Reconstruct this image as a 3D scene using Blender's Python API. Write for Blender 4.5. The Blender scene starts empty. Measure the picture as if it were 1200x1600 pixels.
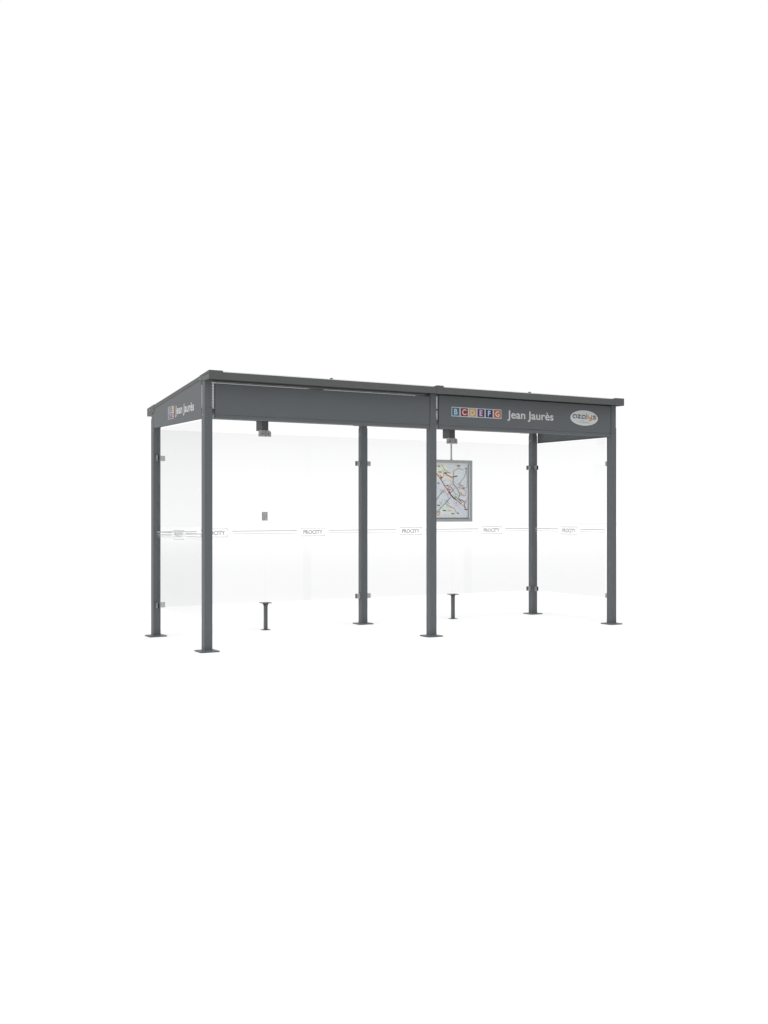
import bpy, bmesh, math, random
from mathutils import Vector, Matrix
random.seed(4)
sc = bpy.context.scene
COL = sc.collection
D = 1.4757            # depth between front and rear posts
SLOPE = 0.119
G = -0.018             # ground level
def ztop(y): return 2.603 - SLOPE*(y+0.165)

# ------------------------------------------------------------------ materials
def new_mat(name):
    m = bpy.data.materials.new(name); m.use_nodes = True
    nt = m.node_tree; nt.nodes.clear()
    out = nt.nodes.new('ShaderNodeOutputMaterial')
    return m, nt, out
def N(nt, t, **kw):
    n = nt.nodes.new(t)
    for k, v in kw.items(): setattr(n, k, v)
    return n
def principled(name, col, rough=0.5, metal=0.0, spec=0.5, var=0.0, scale=40, bump=0.0, bscale=900):
    m, nt, out = new_mat(name)
    p = N(nt, 'ShaderNodeBsdfPrincipled')
    p.inputs['Base Color'].default_value = (*col, 1); p.inputs['Roughness'].default_value = rough
    p.inputs['Metallic'].default_value = metal; p.inputs['Specular IOR Level'].default_value = spec
    tc = N(nt, 'ShaderNodeTexCoord')
    if var:
        no = N(nt, 'ShaderNodeTexNoise'); no.inputs['Scale'].default_value = scale; no.inputs['Detail'].default_value = 5
        nt.links.new(tc.outputs['Object'], no.inputs['Vector'])
        mr = N(nt, 'ShaderNodeMapRange'); mr.inputs[3].default_value = 1-var; mr.inputs[4].default_value = 1+var
        nt.links.new(no.outputs['Fac'], mr.inputs[0])
        vm = N(nt, 'ShaderNodeVectorMath', operation='SCALE'); vm.inputs[0].default_value = col
        nt.links.new(mr.outputs[0], vm.inputs['Scale']); nt.links.new(vm.outputs[0], p.inputs['Base Color'])
        mr2 = N(nt, 'ShaderNodeMapRange'); mr2.inputs[3].default_value = rough*(1-var); mr2.inputs[4].default_value = rough*(1+var)
        nt.links.new(no.outputs['Fac'], mr2.inputs[0]); nt.links.new(mr2.outputs[0], p.inputs['Roughness'])
    if bump:
        n2 = N(nt, 'ShaderNodeTexNoise'); n2.inputs['Scale'].default_value = bscale
        nt.links.new(tc.outputs['Object'], n2.inputs['Vector'])
        b = N(nt, 'ShaderNodeBump'); b.inputs['Strength'].default_value = bump; b.inputs['Distance'].default_value = 0.001
        nt.links.new(n2.outputs['Fac'], b.inputs['Height']); nt.links.new(b.outputs[0], p.inputs['Normal'])
    nt.links.new(p.outputs[0], out.inputs[0])
    return m
COAT = principled('grey_powder_coat', (0.096, 0.104, 0.109), 0.5, 0, 0.32, var=0.05, scale=3, bump=0.08)
COATD = principled('dark_grey_powder_coat', (0.062, 0.064, 0.067), 0.5, 0, 0.35, var=0.05, scale=3)
COATN = principled('neutral_grey_powder_coat', (0.082, 0.084, 0.085), 0.5, 0, 0.32, var=0.05, scale=3, bump=0.08)
STEEL = principled('satin_steel', (0.42, 0.42, 0.41), 0.38, 0.85, 0.5, var=0.06, scale=25)
ALU = principled('anodised_frame', (0.36, 0.38, 0.39), 0.4, 0.35, 0.5, var=0.04, scale=20)
RUBBER = principled('black_rubber', (0.012, 0.012, 0.013), 0.7)
SCREW = principled('zinc_screw', (0.6, 0.6, 0.6), 0.35, 0.7)
SIGNW = principled('sign_white', (0.50, 0.50, 0.50), 0.5)
FLOOR = principled('white_studio_floor', (0.84, 0.84, 0.84), 0.9, 0, 0.0)
def flat(name, rgb255, rough=0.5, k=.78):
    c = [k*(((v/255+0.055)/1.055)**2.4) for v in rgb255]
    return principled(name, c, rough)

def glass_mat():
    m, nt, out = new_mat('clear_safety_glass')
    tr = N(nt, 'ShaderNodeBsdfTransparent'); tr.inputs[0].default_value = (0.926, 0.929, 0.929, 1)
    gl = N(nt, 'ShaderNodeBsdfGlossy'); gl.inputs['Roughness'].default_value = 0.01
    fr = N(nt, 'ShaderNodeFresnel'); fr.inputs['IOR'].default_value = 1.5
    mx = N(nt, 'ShaderNodeMixShader')
    nt.links.new(fr.outputs[0], mx.inputs[0]); nt.links.new(tr.outputs[0], mx.inputs[1]); nt.links.new(gl.outputs[0], mx.inputs[2])
    # back faces: plain transmission (the far side of the pane)
    geo = N(nt, 'ShaderNodeNewGeometry'); mx2 = N(nt, 'ShaderNodeMixShader')
    tr2 = N(nt, 'ShaderNodeBsdfTransparent'); tr2.inputs[0].default_value = (0.985, 0.985, 0.985, 1)
    nt.links.new(geo.outputs['Backfacing'], mx2.inputs[0]); nt.links.new(mx.outputs[0], mx2.inputs[1]); nt.links.new(tr2.outputs[0], mx2.inputs[2])
    nt.links.new(mx2.outputs[0], out.inputs[0])
    return m
GLASS = glass_mat()
def vinyl():
    m, nt, out = new_mat('frosted_white_vinyl')
    d = N(nt, 'ShaderNodeBsdfDiffuse'); d.inputs[0].default_value = (0.53, 0.53, 0.53, 1)
    t = N(nt, 'ShaderNodeBsdfTranslucent'); t.inputs[0].default_value = (0.53, 0.53, 0.53, 1)
    mx = N(nt, 'ShaderNodeMixShader'); mx.inputs[0].default_value = 0.4
    nt.links.new(d.outputs[0], mx.inputs[1]); nt.links.new(t.outputs[0], mx.inputs[2]); nt.links.new(mx.outputs[0], out.inputs[0])
    return m
VINYL = vinyl()
def opal():
    m, nt, out = new_mat('clear_polycarbonate')
    d = N(nt, 'ShaderNodeBsdfPrincipled'); d.inputs['Base Color'].default_value = (0.45, 0.46, 0.46, 1); d.inputs['Roughness'].default_value = 0.3
    t = N(nt, 'ShaderNodeBsdfTransparent'); t.inputs[0].default_value = (0.95, 0.96, 0.96, 1)
    mx = N(nt, 'ShaderNodeMixShader'); mx.inputs[0].default_value = 0.90
    nt.links.new(d.outputs[0], mx.inputs[1]); nt.links.new(t.outputs[0], mx.inputs[2]); nt.links.new(mx.outputs[0], out.inputs[0])
    return m
OPAL = opal()
def perforated():
    m, nt, out = new_mat('perforated_sheet')
    L = nt.links.new
    tc = N(nt, 'ShaderNodeTexCoord'); sp = N(nt, 'ShaderNodeSeparateXYZ'); L(tc.outputs['Object'], sp.inputs[0])
    def M(op, a, b=None):
        n = N(nt, 'ShaderNodeMath', operation=op)
        for i, v in enumerate((a, b)):
            if v is None: continue
            if isinstance(v, (int, float)): n.inputs[i].default_value = v
            else: L(v, n.inputs[i])
        return n.outputs[0]
    px, pz = 0.0150, 0.0130
    v = M('DIVIDE', sp.outputs[2], pz); row = M('FLOOR', v)
    u = M('ADD', M('DIVIDE', sp.outputs[0], px), M('MULTIPLY', M('FLOORED_MODULO', row, 2.0), 0.5))
    fx = M('MULTIPLY', M('SUBTRACT', M('SUBTRACT', u, M('FLOOR', u)), 0.5), px)
    fz = M('MULTIPLY', M('SUBTRACT', M('SUBTRACT', v, row), 0.5), pz)
    r = M('SQRT', M('ADD', M('MULTIPLY', fx, fx), M('MULTIPLY', fz, fz)))
    hole = M('LESS_THAN', r, 0.0050)
    p = N(nt, 'ShaderNodeBsdfPrincipled'); p.inputs['Base Color'].default_value = (0.095, 0.1, 0.104, 1); p.inputs['Roughness'].default_value = 0.5
    t = N(nt, 'ShaderNodeBsdfTransparent'); mx = N(nt, 'ShaderNodeMixShader')
    L(hole, mx.inputs[0]); L(p.outputs[0], mx.inputs[1]); L(t.outputs[0], mx.inputs[2]); L(mx.outputs[0], out.inputs[0])
    return m
PERF = perforated()

# ------------------------------------------------------------------ mesh helpers
class MB:
    """collects shapes into one mesh with several material slots"""
    def __init__(self): self.bm = bmesh.new(); self.mats = []
    def mi(self, m):
        if m not in self.mats: self.mats.append(m)
        return self.mats.index(m)
    def merge(self, b, mat, mtx=None):
        if mtx: b.transform(mtx)
        i = self.mi(mat)
        for f in b.faces: f.material_index = i
        me = bpy.data.meshes.new('tmp'); b.to_mesh(me); b.free()
        self.bm.from_mesh(me); bpy.data.meshes.remove(me)
    def box(self, x0, x1, y0, y1, z0, z1, mat, bev=0.0, seg=2):
        b = bmesh.new()
        bmesh.ops.create_cube(b, size=1)
        for v in b.verts:
            v.co = Vector(((x0+x1)/2+v.co.x*(x1-x0), (y0+y1)/2+v.co.y*(y1-y0), (z0+z1)/2+v.co.z*(z1-z0)))
        if bev: bmesh.ops.bevel(b, geom=b.edges[:], offset=bev, segments=seg, affect='EDGES', profile=0.7)
        self.merge(b, mat)
    def cyl(self, c, axis, r, h, mat, n=16, r2=None):
        b = bmesh.new()
        bmesh.ops.create_cone(b, cap_ends=True, segments=n, radius1=r, radius2=r if r2 is None else r2, depth=h)
        rot = {'x': Matrix.Rotation(math.pi/2, 4, 'Y'), 'y': Matrix.Rotation(math.pi/2, 4, 'X'), 'z': Matrix.Identity(4)}[axis]
        self.merge(b, mat, Matrix.Translation(c) @ rot)
    def prism(self, pts, a0, a1, mat, axis='x', bev=0.0):
        """pts (p,q): for axis x they are (y,z), for y (x,z), for z (x,y)"""
        def co(p, a): return {'x': (a, p[0], p[1]), 'y': (p[0], a, p[1]), 'z': (p[0], p[1], a)}[axis]
        b = bmesh.new()
        lo = [b.verts.new(co(p, a0)) for p in pts]; hi = [b.verts.new(co(p, a1)) for p in pts]
        b.faces.new(lo); b.faces.new(hi)
        n = len(pts)
        for k in range(n): b.faces.new((lo[k], lo[(k+1) % n], hi[(k+1) % n], hi[k]))
        bmesh.ops.recalc_face_normals(b, faces=b.faces[:])
        if bev: bmesh.ops.bevel(b, geom=b.edges[:], offset=bev, segments=2, affect='EDGES', profile=0.7)
        self.merge(b, mat)
    def ribbon(self, pts, w, y, mat, mtx=None):
        """flat strip in the x/z plane facing -y, a hair of thickness in front of y"""
        P = [Vector(p) for p in pts]; b = bmesh.new(); L = []; R = []
        for i, p in enumerate(P):
            a = P[max(i-1, 0)]; c = P[min(i+1, len(P)-1)]
            t = (c-a).normalized(); n = Vector((-t.y, t.x))*w/2
            L.append(b.verts.new((p.x+n.x, y, p.y+n.y))); R.append(b.verts.new((p.x-n.x, y, p.y-n.y)))
        for i in range(len(P)-1): b.faces.new((L[i], R[i], R[i+1], L[i+1]))
        for f in b.faces:
            f.normal_update()
            if f.normal.y > 0: f.normal_flip()
        self.merge(b, mat, mtx)
    def mesh(self, me, mtx, mats):
        off = {i: self.mi(m) for i, m in enumerate(mats)}
        b = bmesh.new(); b.from_mesh(me); b.transform(mtx)
        for f in b.faces: f.material_index = off.get(f.material_index, 0)
        m2 = bpy.data.meshes.new('tmp'); b.to_mesh(m2); b.free(); self.bm.from_mesh(m2); bpy.data.meshes.remove(m2)
    def build(self, name, parent=None, smooth=False, loc=(0, 0, 0)):
        me = bpy.data.meshes.new(name); self.bm.to_mesh(me); self.bm.free()
        for m in self.mats: me.materials.append(m)
        if smooth:
            for p in me.polygons: p.use_smooth = True
        o = bpy.data.objects.new(name, me); COL.objects.link(o); o.parent = parent; o.location = loc
        return o
def copy_part(o, parent, loc, rz=0.0):
    c = o.copy(); COL.objects.link(c); c.parent = parent; c.location = loc; c.rotation_euler = (0, 0, rz)
    for ch in [k for k in o.children if k != c]:
        d = ch.copy(); COL.objects.link(d); d.parent = c
    return c

def text_mesh(s, bold=0.0, extrude=0.0, fmt=None):
    cu = bpy.data.curves.new('t', 'FONT'); cu.body = s; cu.size = 1; cu.offset = bold; cu.extrude = extrude
    cu.resolution_u = 4
    if fmt:
        for i in range(max(fmt)+1): cu.materials.append(None)
        for i, f in enumerate(fmt): cu.body_format[i].material_index = f
    o = bpy.data.objects.new('t', cu); COL.objects.link(o)
    dg = bpy.context.evaluated_depsgraph_get(); dg.update()
    me = bpy.data.meshes.new_from_object(o.evaluated_get(dg))
    bpy.data.objects.remove(o); bpy.data.curves.remove(cu)
    return me
def bbox(me):
    xs = [v.co.x for v in me.vertices]; ys = [v.co.y for v in me.vertices]
    return min(xs), max(xs), min(ys), max(ys)
_cap = bbox(text_mesh('E'))
CAP = _cap[3]-_cap[2]
FRONT = Matrix(((1, 0, 0, 0), (0, 0, -1, 0), (0, 1, 0, 0), (0, 0, 0, 1)))     # text plane -> faces -Y
LEFT = Matrix(((0, 0, -1, 0), (-1, 0, 0, 0), (0, 1, 0, 0), (0, 0, 0, 1)))     # text plane -> faces -X
def place_text(mb, s, basis, origin, width, cap, mats, bold=0.02, fmt=None, baseline=0.0):
    """origin = world position of the text's left end on the baseline"""
    me = text_mesh(s, bold, 0.0, fmt); x0, x1, y0, y1 = bbox(me)
    S = Matrix.Diagonal((width/(x1-x0), cap/CAP, 1, 1)) @ Matrix.Translation((-x0, 0, 0))
    mb.mesh(me, Matrix.Translation(origin) @ basis @ S, mats)
    bpy.data.meshes.remove(me)

def tag(o, label=None, cat=None, group=None, kind=None):
    if label: o['label'] = label
    if cat: o['category'] = cat
    if group: o['group'] = group
    if kind: o['kind'] = kind
    return o

# ------------------------------------------------------------------ ground
g = MB(); g.box(-80, 95, -80, 90, -0.2, G, FLOOR)
tag(g.build('ground'), kind='structure')

# ------------------------------------------------------------------ the shelter
SH = bpy.data.objects.new('bus_shelter', None); COL.objects.link(SH)
tag(SH, 'grey metal bus shelter with clear glass walls, sloping roof and six posts', 'bus shelter')

# --- posts
def make_post(h_in):
    p = MB()
    p.box(-.040, .040, -.040, .040, G+.008, 2.270, COAT, .007, 3)
    o = p.build('post', SH)
    s = MB(); s.box(-.0365, .0365, -.0365, .0365, 2.268, h_in, COAT, .005, 2); s.build('post_sleeve', o)
    # base plate: clipped corners, four slotted holes
    cu = bpy.data.curves.new('bp', 'CURVE'); cu.dimensions = '2D'; cu.fill_mode = 'BOTH'; cu.extrude = .004; cu.bevel_depth = .0008
    def poly(pts):
        sp = cu.splines.new('POLY'); sp.points.add(len(pts)-1); sp.use_cyclic_u = True
        for q, (x, y) in zip(sp.points, pts): q.co = (x, y, 0, 1)
    a, c = .094, .014
    poly([(a, -a+c), (a, a-c), (a-c, a), (-a+c, a), (-a, a-c), (-a, -a+c), (-a+c, -a), (a-c, -a)])
    for sx in (-1, 1):
        for sy in (-1, 1):
            poly([(sx*.070+.010*math.cos(t*math.pi/6)+(.006 if math.cos(t*math.pi/6) > 0 else -.006), sy*.070+.0075*math.sin(t*math.pi/6)) for t in range(12)])
    to = bpy.data.objects.new('t', cu); COL.objects.link(to)
    dg = bpy.context.evaluated_depsgraph_get(); dg.update()
    me = bpy.data.meshes.new_from_object(to.evaluated_get(dg)); bpy.data.objects.remove(to)
    m = MB(); m.mesh(me, Matrix.Translation((0, 0, G+.0055)), [COAT])
    # weld bead round the tube foot
    m.prism([(-.046, G+.0095), (-.040, G+.0155), (-.040, G+.0095)], -.04, .04, COAT)
    m.prism([(.046, G+.0095), (.040, G+.0155), (.040, G+.0095)], -.04, .04, COAT)
    m.prism([(-.046, G+.0095), (-.040, G+.0155), (-.040, G+.0095)], -.04, .04, COAT, 'y')
    m.prism([(.046, G+.0095), (.040, G+.0155), (.040, G+.0095)], -.04, .04, COAT, 'y')
    m.build('base_plate', o)
    k = MB(); k.cyl((-.0408, 0, 2.20), 'x', .005, .004, SCREW, 12); k.build('screw', o)
    k = MB(); k.cyl((.0, -.0408, 2.205), 'y', .005, .004, COATD, 12); k.build('screw', o)
    return o
fp = make_post(2.532)
copy_part(fp, SH, (2.5, 0, 0)); copy_part(fp, SH, (5, 0, 0))
rp = make_post(2.335); rp.location = (0, D, 0)
copy_part(rp, SH, (2.5, D, 0)); copy_part(rp, SH, (5, D, 0))

# --- front beam (sloping hollow profile) and rear gutter, in two bays
def front_profile(g=0.0, cut=0.0):
    y0, y1 = -.165-g, .080+g
    return [(y0, 2.518-g), (y0, ztop(y0)-cut+g), (y1, ztop(y1)-cut+g), (y1, 2.520-g), (.002, 2.520-g), (.002, 2.565), (y0+.004, 2.575), (y0+.004, 2.518-g)]
def rear_profile(g=0.0, cut=0.0):
    y0, y1 = D-.067-g, D+.157+g
    return [(y0, 2.333-g), (y0, ztop(y0)-cut+g), (y1, ztop(y1)-cut+g), (y1, 2.306-g)]
for a, b in ((.0945, 2.4545), (2.5455, 4.9055)):
    m = MB(); m.prism(front_profile(-.0015, .012), a, b, COATN, bev=.0015); m.build('front_beam', SH)
    m = MB(); m.prism(rear_profile(-.0015, .012), a, b, COAT, bev=.003); m.build('rear_gutter', SH)
for prof, yo in ((front_profile, .025), (rear_profile, D+.02)):
    for a, b, sx in ((-.044, .094, -1), (4.906, 5.044, 1)):
        m = MB(); m.prism(prof(), a, b, COATN, bev=.0015)
        pr = prof(); e0, e1 = (a+.0001, a+.004) if sx < 0 else (b-.004, b-.0001)
        m.prism([(pr[0][0]+.0045, pr[0][1]+.0005), (pr[0][0]+.0045, 2.57), (.0015, 2.562), (.0015, 2.521)] if prof is front_profile else [(D, 2.36), (D, 2.37), (D+.02, 2.365)], e0, e1, COAT)
        o = m.build('corner_cap', SH)
        x = -.0455 if sx < 0 else 5.0455
        s = MB(); s.cyl((x, yo+.035, ztop(yo+.035)-.035), 'x', .006, .005, SCREW, 14)
        s.build('screw', o)
    m = MB(); m.prism(prof(.002), 2.455, 2.545, COATN, bev=.0015); m.build('joint_cap', SH)

# --- side rails and side fascias
def side(x_out, s):
    xa, xb = sorted((x_out, x_out+s*.034))
    y0, y1 = .0815, D-.0685
    m = MB(); m.prism([(y0, ztop(y0)-.004), (y1, ztop(y1)-.004), (y1, ztop(y1)-.044), (y0, ztop(y0)-.044)], xa, xb, COATN, bev=.002)
    m.build('side_rail', SH)
    xa, xb = sorted((x_out+s*.003, x_out+s*.007))
    m = MB(); y0, y1 = .043, D-.030
    m.prism([(y0, ztop(.0815)-.0455), (.0815, ztop(.0815)-.0455), (y1-.02, ztop(y1-.02)-.0455), (y1-.02, 2.30), (y1-.02, 2.178), (y1-.02, 2.170), (y0, 2.168)], xa, xb, COAT)
    xa2, xb2 = sorted((x_out+s*.007, x_out+s*.030))
    m.box(xa2, xb2, y0, y1-.02, 2.168, 2.1715, COAT)            # bottom return
    return m.build('side_fascia', SH)
sfl = side(-.043, 1)
sfr = side(5.043, -1)

# --- roof sheets with fixing screws, rafters
def roof(a, b):
    m = MB(); y0, y1 = -.158, D+.150
    m.prism([(y0, ztop(y0)-.0095), (y0, ztop(y0)-.003), (y1, ztop(y1)-.003), (y1, ztop(y1)-.0095)], a, b, OPAL)
    o = m.build('roof_panel', SH)
    return o
for a, b in ((.0955, 2.4535), (2.5465, 4.9045)):
    o = roof(a, b); xm = (a+b)/2-.025
    for y in (-.125, .35, .85, 1.35):
        s = MB(); s.cyl((xm, y, ztop(y)+.004), 'z', .016, .007, COATD, 14); s.cyl((xm, y, ztop(y)+.0095), 'z', .008, .005, COATD, 6)
        s.build('roof_screw', o)
def rafter(xc, w):
    m = MB(); y0, y1 = .0815, D-.0685
    m.prism([(y0, ztop(y0)-.011), (y1, ztop(y1)-.011), (y1, ztop(y1)-.058), (y0, ztop(y0)-.058)], xc-w/2, xc+w/2, COAT, bev=.002)
    m.build('rafter', SH)
for xc, w in ((1.25, .04), (2.5, .06), (3.75, .04)): rafter(xc, w)
# side strips of the roof sheet between the corner caps
for a, b in ((-.008, .0945), (4.9055, 5.008)):
    m = MB(); y0, y1 = .082, D-.069
    m.prism([(y0, ztop(y0)-.013), (y0, ztop(y0)-.005), (y1, ztop(y1)-.005), (y1, ztop(y1)-.013)], a, b, COAT); m.build('roof_edge_strip', SH)

# --- front fascias
def fascia(a, b, zt):
    m = MB()
    m.box(a, b, -.034, -.030, 2.206, zt, COAT, .0008, 1)
    m.box(a, a+.003, -.0295, -.006, 2.206, zt, COAT)     # folded returns
    m.box(b-.003, b, -.0295, -.006, 2.206, zt, COAT)
    o = m.build('front_fascia', SH)
    r = MB(); r.box(a, b, -.036, -.004, 2.168, 2.202, COAT, .007, 3); r.build('bottom_rail', o)
    s = MB(); s.box(a-.026, b+.0005, -.0035, -.0015, 2.225, 2.526, PERF); s.build('perforated_screen', o)
    for z in ((2.215, 2.357) if a > 1 else (2.215,)):
        k = MB(); k.box(a-.027, a+.010, -.0285, -.0045, z, z+.020, COATD, .001, 1)
        k.build('fixing_bracket', o)
    return o
f1 = fascia(.069, 2.457, 2.4985)
f2 = fascia(2.573, 4.957, 2.520)

# --- lettering on the bay-two fascia
TILES = [('B', (58, 110, 136), (190, 212, 226)), ('C', (140, 46, 56), (236, 205, 205)), ('D', (206, 164, 118), (238, 208, 170)),
         ('E', (98, 48, 110), (222, 208, 226)), ('F', (44, 50, 100), (214, 220, 232)), ('G', (188, 98, 66), (244, 214, 196))]
TM = [(l, flat('tile_'+l.lower(), c, k=.6), flat('tile_letter_'+l.lower(), k, k=.68)) for l, c, k in TILES]
BORDER = flat('tile_border', (196, 206, 212))
def tile(idx, basis, origin, w, h, parent):
    """origin = bottom left corner on the panel"""
    l, mc, ml = TM[idx]; mb = MB()
    def quad(x0, x1, y0, y1, d, mat):
        b = bmesh.new()
        vs = [b.verts.new((x, y, z)) for z in (0, d) for x, y in ((x0, y0), (x1, y0), (x1, y1), (x0, y1))]
        for q in ((4, 5, 6, 7), (0, 1, 5, 4), (1, 2, 6, 5), (2, 3, 7, 6), (3, 0, 4, 7)): b.faces.new([vs[i] for i in q])
        mb.merge(b, mat, Matrix.Translation(origin) @ basis)
    e = .0075*w/.11
    quad(0, w, 0, h, .0006, BORDER)
    quad(e, w-e, e, h-e, .0010, mc)
    me = text_mesh(l, .025); x0, x1, y0, y1 = bbox(me)
    ch = h*.62; S = ch/(y1-y0); cw = min((x1-x0)*S, w*.62)
    M_ = Matrix.Translation(origin) @ basis @ Matrix.Translation(((w-cw)/2, (h-ch)/2, .0014)) @ Matrix.Diagonal((cw/(x1-x0), S, 1, 1)) @ Matrix.Translation((-x0, -y0, 0))
    mb.mesh(me, M_, [ml]); bpy.data.meshes.remove(me)
    o = mb.build('route_tile', parent)
    o['label'] = 'square route tile with pale letter ' + l
    return o
YF = -.0345
for i in range(6): tile(i, FRONT, Vector((2.731+i*.109, YF, 2.306)), .108, .100, f2)
m = MB(); place_text(m, 'Jean Jaurès', FRONT, Vector((3.465, YF-.0006, 2.318)), .642, .084, [SIGNW], .014); m.build('stop_name', f2)
# oval badge
OV = flat('badge_face', (205, 208, 208)); OVR = flat('badge_rim', (222, 224, 226))
G1 = flat('badge_grey', (78, 88, 92)); G2 = flat('badge_brown', (150, 112, 92)); G3 = flat('badge_orange', (186, 118, 42)); G4 = flat('badge_tan', (116, 98, 84)); G5 = flat('badge_line', (150, 152, 152))
m = MB()
cx, cz = 4.556, 2.366
def ell(rx, rz, y0, y1, mat):
    m.prism([(cx+rx*math.cos(t*math.pi/36), cz+rz*math.sin(t*math.pi/36)) for t in range(72)], y0, y1, mat, 'y')
ell(.203, .0865, YF-.0010, YF, OVR); ell(.194, .0795, YF-.0016, YF-.0010, OV)
STR = [(G1, [(300, 405), (250, 400), (230, 372), (228, 330), (250, 300), (320, 298), (345, 318), (350, 400)]),
       (G1, [(385, 300), (480, 308), (395, 400), (490, 412)]),
       (G1, [(535, 415), (535, 345), (558, 312), (620, 312), (645, 338), (648, 425)]), (G1, [(540, 408), (575, 414), (610, 412)]),
       (G2, [(694, 268), (698, 432)]),
       (G3, [(745, 315), (750, 378), (775, 405), (835, 408), (858, 390)]), (G3, [(862, 315), (862, 450), (832, 480), (775, 482)]),
       (G4, [(1000, 332), (940, 325), (915, 342), (930, 368), (985, 382), (1002, 406), (980, 432), (905, 434)])]
for k_, (mt_, pts_) in enumerate(STR):
    P_ = [(cx+(u_-612)/2290, cz-((v_-(u_-612)*.032)-403)/2990) for u_, v_ in pts_]
    wd = .0125 if mt_ != G5 else .006
    for q_ in range(len(P_)-1): m.ribbon(P_[q_:q_+2], wd, YF-.0020-k_*.00003-q_*.000003, mt_)
    for q_, (a_, b_) in enumerate(P_):
        m.prism([(a_+wd/2*math.cos(t*math.pi/6), b_+wd/2*math.sin(t*math.pi/6)) for t in range(12)], YF-.00202-k_*.00003-q_*.000003, YF-.0017, mt_, 'y')
for (x0, x1, z, h) in ((-.055, .0, -.030, .004), (-.09, .06, -.050, .004), (-.04, .09, -.0565, .003)):
    m.box(cx+x0, cx+x1, YF-.0022, YF-.0017, cz+z, cz+z+h, G5)
m.build('oval_badge', f2)
# lettering on the left side fascia
XF = -.0405
for i in range(6):
    r, c = divmod(i, 3)
    tile(i, LEFT, Vector((XF, .978-c*.061, 2.288-r*.063)), .0605, .0625, sfl)
m = MB(); place_text(m, 'Jean Jaurès', LEFT, Vector((XF-.0006, .759, 2.262)), .525, .080, [SIGNW], .025); m.build('stop_name', sfl)

# --- glass
ZB, ZT = .287, 2.155
def band(parent, length, basis, origin):
    """origin: left end of the pane on its viewed face, at z=0"""
    mb = MB()
    def bar(x0, x1, z0, z1):
        b = bmesh.new(); vs = [b.verts.new((x, z, 0)) for x, z in ((x0, z0), (x1, z0), (x1, z1), (x0, z1))]; b.faces.new(vs)
        mb.merge(b, VINYL, Matrix.Translation(origin) @ basis)
    c = length/2; w = .155; zc = 1.0625; h = .047
    for z, t in ((1.080, .0095), (1.0515, .0055), (1.030, .0022)):
        bar(0, c-w-.05, z-t/2, z+t/2); bar(c+w+.05, length, z-t/2, z+t/2)
    t = .0065
    bar(c-w, c+w, zc+h-t, zc+h); bar(c-w, c+w, zc-h, zc-h+t)
    for s in (-1, 1):
        x0, x1 = sorted((c+s*w, c+s*(w-.006)))
        bar(x0, x1, zc+.018, zc+h-t); bar(x0, x1, zc-h+t, zc-.018)
    me = text_mesh('PROCITY', .05); x0, x1, y0, y1 = bbox(me)
    tw, th = .250, .050
    M_ = Matrix.Translation(origin) @ basis @ Matrix.Translation((c-tw/2, zc-th/2, 0)) @ Matrix.Diagonal((tw/(x1-x0), th/(y1-y0), 1, 1)) @ Matrix.Translation((-x0, -y0, 0))
    mb.mesh(me, M_, [VINYL]); bpy.data.meshes.remove(me)
    return mb.build('marking_band', parent)
for a, b in ((.060, 1.2488), (1.2512, 2.440), (2.560, 3.7488), (3.7512, 4.940)):
    m = MB(); m.box(a, b, D-.004, D+.004, ZB, ZT, GLASS); o = m.build('glass_panel', SH)
    band(o, b-a, FRONT, Vector((a, D-.0052, 0)))
for x in (0, 5):
    a, b = .105, D-.060
    m = MB(); m.box(x-.004, x+.004, a, b, ZB, ZT, GLASS); o = m.build('glass_panel', SH)
    band(o, b-a, LEFT, Vector((x-.0052, b, 0)))

# --- glass clamps: built pointing along +x from the post face
c = MB()
for s in (-1, 1):
    y0, y1 = sorted((s*.0065, s*.0155))
    c.box(.0405, .092, y0, y1, -.0275, .0275, STEEL, .002, 2)
c.box(.0405, .060, -.006, .006, -.0275, .0275, STEEL)
clamp = c.build('glass_clamp', SH)
r = MB()
for s in (-1, 1):
    y0, y1 = sorted((s*.0042, s*.0062)); r.box(.0605, .0945, y0, y1, -.027, .027, RUBBER)
r.box(.0925, .0965, -.0105, -.0064, -.0265, .0265, RUBBER); r.box(.0925, .0965, .0064, .0105, -.0265, .0265, RUBBER)
r.build('gasket', clamp)
for q in (-1, 1):
    s = MB(); s.cyl((.070, q*.0170, 0), 'y', .007, .004, STEEL, 14); s.build('clamp_screw', clamp)
H = math.pi/2
spots = [(0, D, 0), (0, D, -H), (2.5, D, 0), (2.5, D, 2*H), (5, D, 2*H), (5, D, -H), (0, 0, H), (5, 0, H)]
first = True
for x, y, a in spots:
    for z in (.310, 1.856):
        if first: clamp.location = (x, y, z); clamp.rotation_euler = (0, 0, a); first = False
        else: copy_part(clamp, SH, (x, y, z), a)

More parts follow.
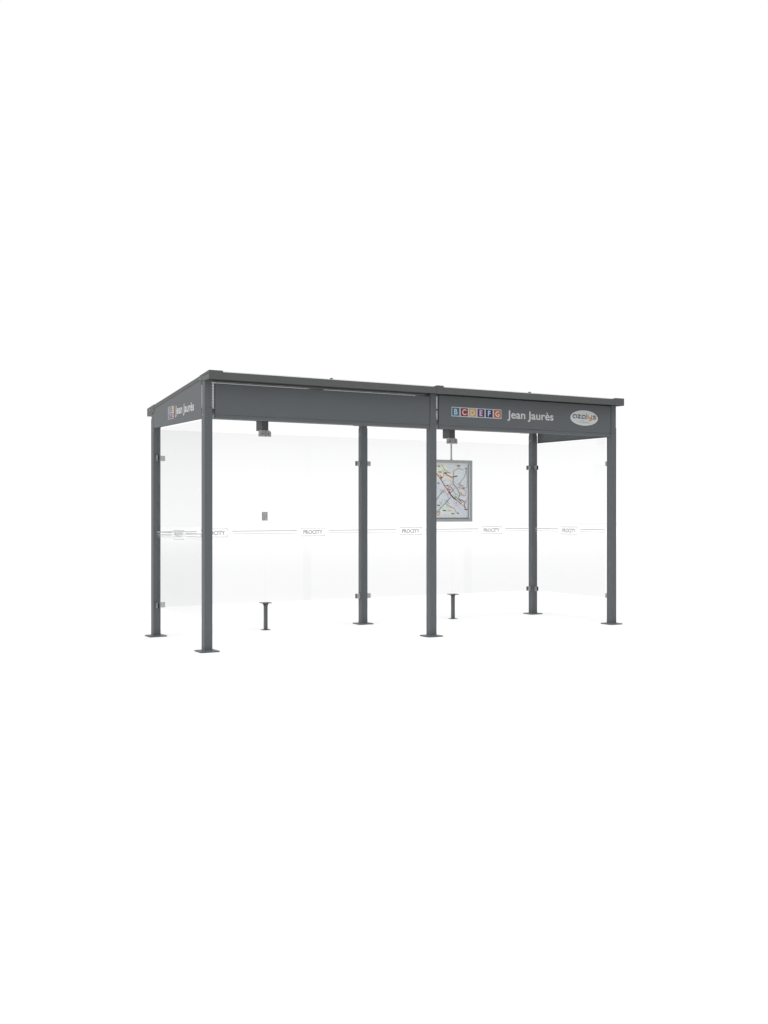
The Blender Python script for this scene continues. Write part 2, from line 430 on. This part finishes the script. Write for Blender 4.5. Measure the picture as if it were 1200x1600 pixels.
# --- fixings at the pane joints
def joint(x, rod):
    h = MB(); h.box(x-.040, x+.040, D-.010, D+.148, 2.197, 2.312, COATD, .004, 2); h.build('hanger_bracket', SH)
    m = MB()
    for s in (-1, 1):
        y0, y1 = sorted((D+s*.0065, D+s*.019))
        m.box(x-.069, x-.002, y0, y1, 2.128, 2.186, STEEL, .002); m.box(x+.002, x+.069, y0, y1, 2.128, 2.186, STEEL, .002)
    m.box(x-.055, x+.055, D-.016, D+.016, 2.1865, 2.1965, STEEL)
    o = m.build('top_clamp', SH)
    for dx in (-.036, .036):
        s = MB(); s.cyl((x+dx, D-.0205, 2.158), 'y', .007, .004, COATD, 14); s.build('clamp_screw', o)
    m = MB(); m.box(x-.029, x+.029, D-.013, D-.0055, 1.195, 1.291, STEEL, .0015); m.box(x-.029, x+.029, D+.0055, D+.013, 1.195, 1.291, STEEL, .0015)
    o = m.build('splice_plate', SH)
    for z in (1.213, 1.273):
        s = MB(); s.cyl((x+.006, D-.0145, z), 'y', .008, .004, SCREW, 16); s.build('plate_screw', o)
    yc = D-.022
    m = MB(); m.box(x-.018, x+.018, yc-.018, yc+.018, G+.005, .268, COAT, .004)
    m.prism([(x-.036, .2775), (x+.036, .2775), (x+.018, .235), (x-.018, .235)], yc-.003, yc+.003, COAT, 'y')
    o = m.build('glass_support', SH)
    t = MB(); t.box(x-.054, x+.054, yc-.050, yc+.050, .278, .2865, COAT, .002); t.build('top_plate', o)
    t = MB(); t.box(x-.042, x+.042, yc-.038, yc+.038, G+.0005, G+.006, COAT, .001); t.build('foot_plate', o)
joint(1.25, False); joint(3.75, True)

# ------------------------------------------------------------------ the map case
MC = bpy.data.objects.new('map_case', None); COL.objects.link(MC); MC.location = (3.722, D-.045, 1.172)
tag(MC, 'grey framed route map hanging on a rod behind the middle front post', 'map display')
W, HH = .582, .753
m = MB(); f = .036
m.box(-W/2, -W/2+f, -.016, .014, 0, HH, ALU, .002); m.box(W/2-f, W/2, -.016, .014, 0, HH, ALU, .002)
m.box(-W/2+f+.0005, W/2-f-.0005, -.0155, .014, 0, f, ALU, .002); m.box(-W/2+f+.0005, W/2-f-.0005, -.0155, .014, HH-f, HH, ALU, .002)
m.build('frame', MC)
m = MB(); m.box(-W/2+f, W/2-f, .010, .0135, f, HH-f, ALU); m.build('back_panel', MC)
LINER = flat('liner_white', (235, 236, 236)); DARKL = flat('liner_dark', (95, 98, 100))
m = MB()
for x0, x1, z0, z1 in ((-W/2+f+.001, W/2-f-.001, HH-f-.011, HH-f-.001),):
    m.box(x0, x1, -.009, -.002, z0, z1, LINER)
m.box(W/2-f-.014, W/2-f-.001, -.009, -.002, f+.001, HH-f-.0125, LINER)
m.box(W/2-f-.019, W/2-f-.0145, -.008, -.002, f+.001, HH-f-.0125, DARKL)
m.box(-W/2+f+.001, W/2-f-.0195, -.008, -.002, f+.001, f+.008, DARKL)
m.build('liner', MC)
m = MB(); m.cyl((-.012, 0, HH+.1025), 'z', .0105, .205, ALU, 16); m.cyl((-.012, 0, HH+.004), 'z', .018, .006, ALU, 16)
m.box(-.026, .002, -.012, .040, HH+.206, HH+.214, ALU, .001)
m.build('rod', MC)
# poster: procedural paper with drawn routes
def map_paper():
    mt, nt, out = new_mat('map_paper'); L = nt.links.new
    tc = N(nt, 'ShaderNodeTexCoord')
    p = N(nt, 'ShaderNodeBsdfPrincipled'); p.inputs['Roughness'].default_value = .35
    base = (0.62, 0.66, 0.70, 1); prev = None
    layers = [((0.80, 0.76, 0.60, 1), 5.0, .54, .64, 1.3), ((0.60, 0.70, 0.62, 1), 6.5, .56, .66, 9.1), ((0.82, 0.68, 0.56, 1), 9.0, .58, .70, 23.0), ((0.62, 0.67, 0.76, 1), 4.0, .56, .70, 31.0)]
    for col, s, lo, hi, off in layers:
        mp = N(nt, 'ShaderNodeMapping'); mp.inputs['Location'].default_value = (off, off*.7, off*.3); L(tc.outputs['Object'], mp.inputs[0])
        no = N(nt, 'ShaderNodeTexNoise'); no.inputs['Scale'].default_value = s; no.inputs['Detail'].default_value = 4; L(mp.outputs[0], no.inputs['Vector'])
        mr = N(nt, 'ShaderNodeMapRange'); mr.inputs[1].default_value = lo; mr.inputs[2].default_value = hi; mr.inputs[4].default_value = .7; L(no.outputs['Fac'], mr.inputs[0])
        mx = N(nt, 'ShaderNodeMix', data_type='RGBA'); L(mr.outputs[0], mx.inputs[0])
        if prev: L(prev, mx.inputs[6])
        else: mx.inputs[6].default_value = base
        mx.inputs[7].default_value = col; prev = mx.outputs[2]
    L(prev, p.inputs['Base Color']); L(p.outputs[0], out.inputs[0])
    return mt
PAPER = map_paper()
MR = flat('map_red', (158, 62, 50)); MO = flat('map_orange', (222, 150, 96)); MT = flat('map_teal', (96, 140, 142)); MBl = flat('map_blue', (96, 134, 172))
MG = flat('map_grey', (120, 130, 134)); MW = flat('map_water', (208, 217, 230), k=.9); MK = flat('map_ink', (40, 44, 48)); MSt = flat('map_street', (214, 176, 140)); MP = flat('map_plum', (104, 50, 58))
m = MB(); m.box(-W/2+f, W/2-f, .004, .0095, f, HH-f, PAPER)
def q(u, v): return ((u-460)/1076.0, (1350-v)/1260.0)
def wig(pts, n=3, a=.0035):
    o = []
    for i in range(len(pts)-1):
        p0, p1 = Vector(pts[i]), Vector(pts[i+1])
        for k in range(n):
            t = k/n; o.append(p0.lerp(p1, t)+(Vector((random.uniform(-a, a), random.uniform(-a, a))) if k else Vector((0, 0))))
    o.append(Vector(pts[-1])); return o
ly = [.0038]
def R(pts, w, mat, a=.003):
    ly[0] -= .00006; m.ribbon(wig([q(*p) for p in pts], 3, a), w*(1.3 if w < .015 else 1), ly[0], mat)
R([(195, 780), (300, 880), (400, 980), (500, 1070), (600, 1170), (690, 1270)], .030, MW, .004)
R([(215, 1060), (260, 1120), (330, 1150)], .022, MW)
for _ in range(46):                                    # fine street lines around the town
    u_, v_ = random.gauss(440, 110), random.gauss(880, 150)
    if not (215 < u_ < 690 and 500 < v_ < 1240): continue
    t_ = random.uniform(0, 6.28); pts_ = [(u_, v_)]
    for _k in range(3):
        t_ += random.uniform(-.7, .7); u_ += 26*math.cos(t_); v_ += 26*math.sin(t_); pts_.append((min(max(u_, 205), 698), min(max(v_, 480), 1285)))
    R(pts_, random.choice((.002, .0028)), random.choice((MO, MG, MG, MSt)), .002)
R([(480, 560), (485, 650), (480, 760), (530, 830), (575, 900), (590, 940), (545, 1000)], .0055, MT)
R([(220, 1200), (330, 1090), (440, 975)], .0055, MT, .001)
R([(205, 1030), (260, 950), (330, 870)], .0060, MBl, .001)
R([(690, 530), (660, 650), (600, 740), (550, 790)], .004, MG)
R([(290, 470), (350, 560), (420, 600)], .0035, MG)
R([(490, 560), (525, 550), (560, 528), (640, 545)], .005, MO)
R([(350, 605), (395, 640), (450, 665), (500, 655), (530, 645)], .0075, MR)
R([(365, 600), (440, 600)], .006, MO)
R([(205, 600), (240, 640), (290, 710), (360, 820), (410, 895), (470, 970)], .0065, MR, .002)
R([(290, 710), (310, 670), (345, 610)], .004, MO)
R([(270, 640), (300, 670), (290, 700), (265, 690)], .004, MR)
R([(410, 895), (440, 935), (485, 985), (530, 1015)], .011, MP, .001)
R([(380, 860), (430, 800), (480, 870), (430, 905), (400, 850), (450, 860)], .0045, MR)
R([(330, 850), (370, 910), (400, 940)], .004, MO)
R([(530, 1015), (600, 1075), (610, 1045), (570, 1010)], .005, MR)
R([(545, 1000), (620, 1020), (675, 1055), (650, 1095), (680, 1145)], .006, MR)
R([(600, 1075), (650, 1110), (670, 1150)], .004, MO)
R([(560, 870), (600, 825), (640, 850), (690, 880), (670, 950), (620, 945), (590, 900)], .005, MO)
R([(540, 840), (600, 790), (640, 800)], .004, MG)
R([(380, 1075), (430, 1120), (495, 1150), (520, 1200), (550, 1215)], .006, MO)
R([(400, 1180), (450, 1185)], .003, MK)
R([(215, 1230), (270, 1180), (260, 1240), (230, 1260)], .006, MO)
R([(690, 560), (700, 700), (690, 830)], .003, MG)
for u, v, l in ((565, 490, 50), (681, 525, 20), (350, 600, 30), (530, 648, 38), (390, 795, 30), (645, 830, 40), (515, 972, 28), (338, 1178, 52), (472, 1228, 46), (552, 1221, 28), (680, 1163, 56), (288, 672, 22), (270, 590, 46), (250, 500, 40), (250, 1100, 34), (240, 760, 30)):
    x = u-l/2; ly[0] -= .00003
    while x < u+l/2:                                   # short broken ink strokes: place names too small to read
        w_ = random.uniform(4, 9); h_ = random.uniform(8, 15)
        a_, b_ = q(x, v), q(x+w_, v)
        m.ribbon([a_, b_], 1.25*h_/1260, ly[0], MK); x += w_+random.uniform(1.5, 3)
m.build('map_poster', MC)

# ------------------------------------------------------------------ light
w = bpy.data.worlds.new('World'); sc.world = w; w.use_nodes = True
nt = w.node_tree; nt.nodes.clear(); L = nt.links.new
out = N(nt, 'ShaderNodeOutputWorld'); bg = N(nt, 'ShaderNodeBackground'); L(bg.outputs[0], out.inputs[0])
tc = N(nt, 'ShaderNodeTexCoord'); sp = N(nt, 'ShaderNodeSeparateXYZ'); L(tc.outputs['Generated'], sp.inputs[0])
cr = N(nt, 'ShaderNodeValToRGB'); L(sp.outputs[2], cr.inputs[0])
e = cr.color_ramp.elements; e[0].position = 0.0; e[0].color = (1.16/2,)*3+(1,)
e[1].position = 1.0; e[1].color = (.6, .6, .6, 1)
for p_, v_ in ((.03, 1.13), (.07, 1.05), (.10, 1.02), (.42, 1.02), (.55, 1.48), (.8, 1.48)):
    k = e.new(p_); k.color = (v_/2,)*3+(1,)
vd = N(nt, 'ShaderNodeVectorMath', operation='DOT_PRODUCT'); L(tc.outputs['Generated'], vd.inputs[0]); vd.inputs[1].default_value = (0.8, -0.6, 0)
mr = N(nt, 'ShaderNodeMapRange', interpolation_type='SMOOTHSTEP'); L(vd.outputs['Value'], mr.inputs[0])
mr.inputs[1].default_value = .35; mr.inputs[2].default_value = 1.0; mr.inputs[3].default_value = 1.0; mr.inputs[4].default_value = .35
sv = N(nt, 'ShaderNodeVectorMath', operation='SCALE'); L(cr.outputs[0], sv.inputs[0]); L(mr.outputs[0], sv.inputs['Scale'])
L(sv.outputs[0], bg.inputs[0]); bg.inputs[1].default_value = 2.0

def lamp(name, loc, target, size, power, col=(1, 1, 1)):
    l = bpy.data.lights.new(name, 'AREA'); l.size = size; l.energy = power; l.color = col
    o = bpy.data.objects.new(name, l); COL.objects.link(o); o.location = loc
    o.rotation_euler = (Vector(target)-Vector(loc)).to_track_quat('-Z', 'Y').to_euler()
    return o
lamp('softbox_left', (-12, -4.5, 4.5), (1.0, 0.3, 1.6), 3.5, 70, (1, .985, .96))

top = lamp('added_fill_overhead', (2.3, -0.6, 9.6), (2.3, -0.6, 0), 5.5, 68)  # added fill light: lifts the floor shade under the shelter
top.data.spread = math.radians(55)

far = lamp('added_fill_far_floor', (34, 58, 42), (34, 58, 0), 62, 3900)  # added fill light: brightens the distant floor to meet the white horizon
far.data.spread = math.radians(100)

# ------------------------------------------------------------------ camera
cam = bpy.data.cameras.new('Camera'); co = bpy.data.objects.new('Camera', cam); COL.objects.link(co)
co.location = (-3.7406, -9.6809, 1.2900)
co.rotation_euler = (math.pi/2, 0, -math.radians(30.322))
cam.sensor_fit = 'VERTICAL'; cam.sensor_height = 36; cam.lens = 1708.3/1600*36
cam.clip_end = 2000; cam.clip_start = .05
sc.camera = co
sc.view_settings.view_transform = 'Standard'; sc.view_settings.look = 'None'
sc.view_settings.exposure = 0; sc.view_settings.gamma = 1; sc.view_settings.use_curve_mapping = False
sc.cycles.max_bounces = 10; sc.cycles.transparent_max_bounces = 24
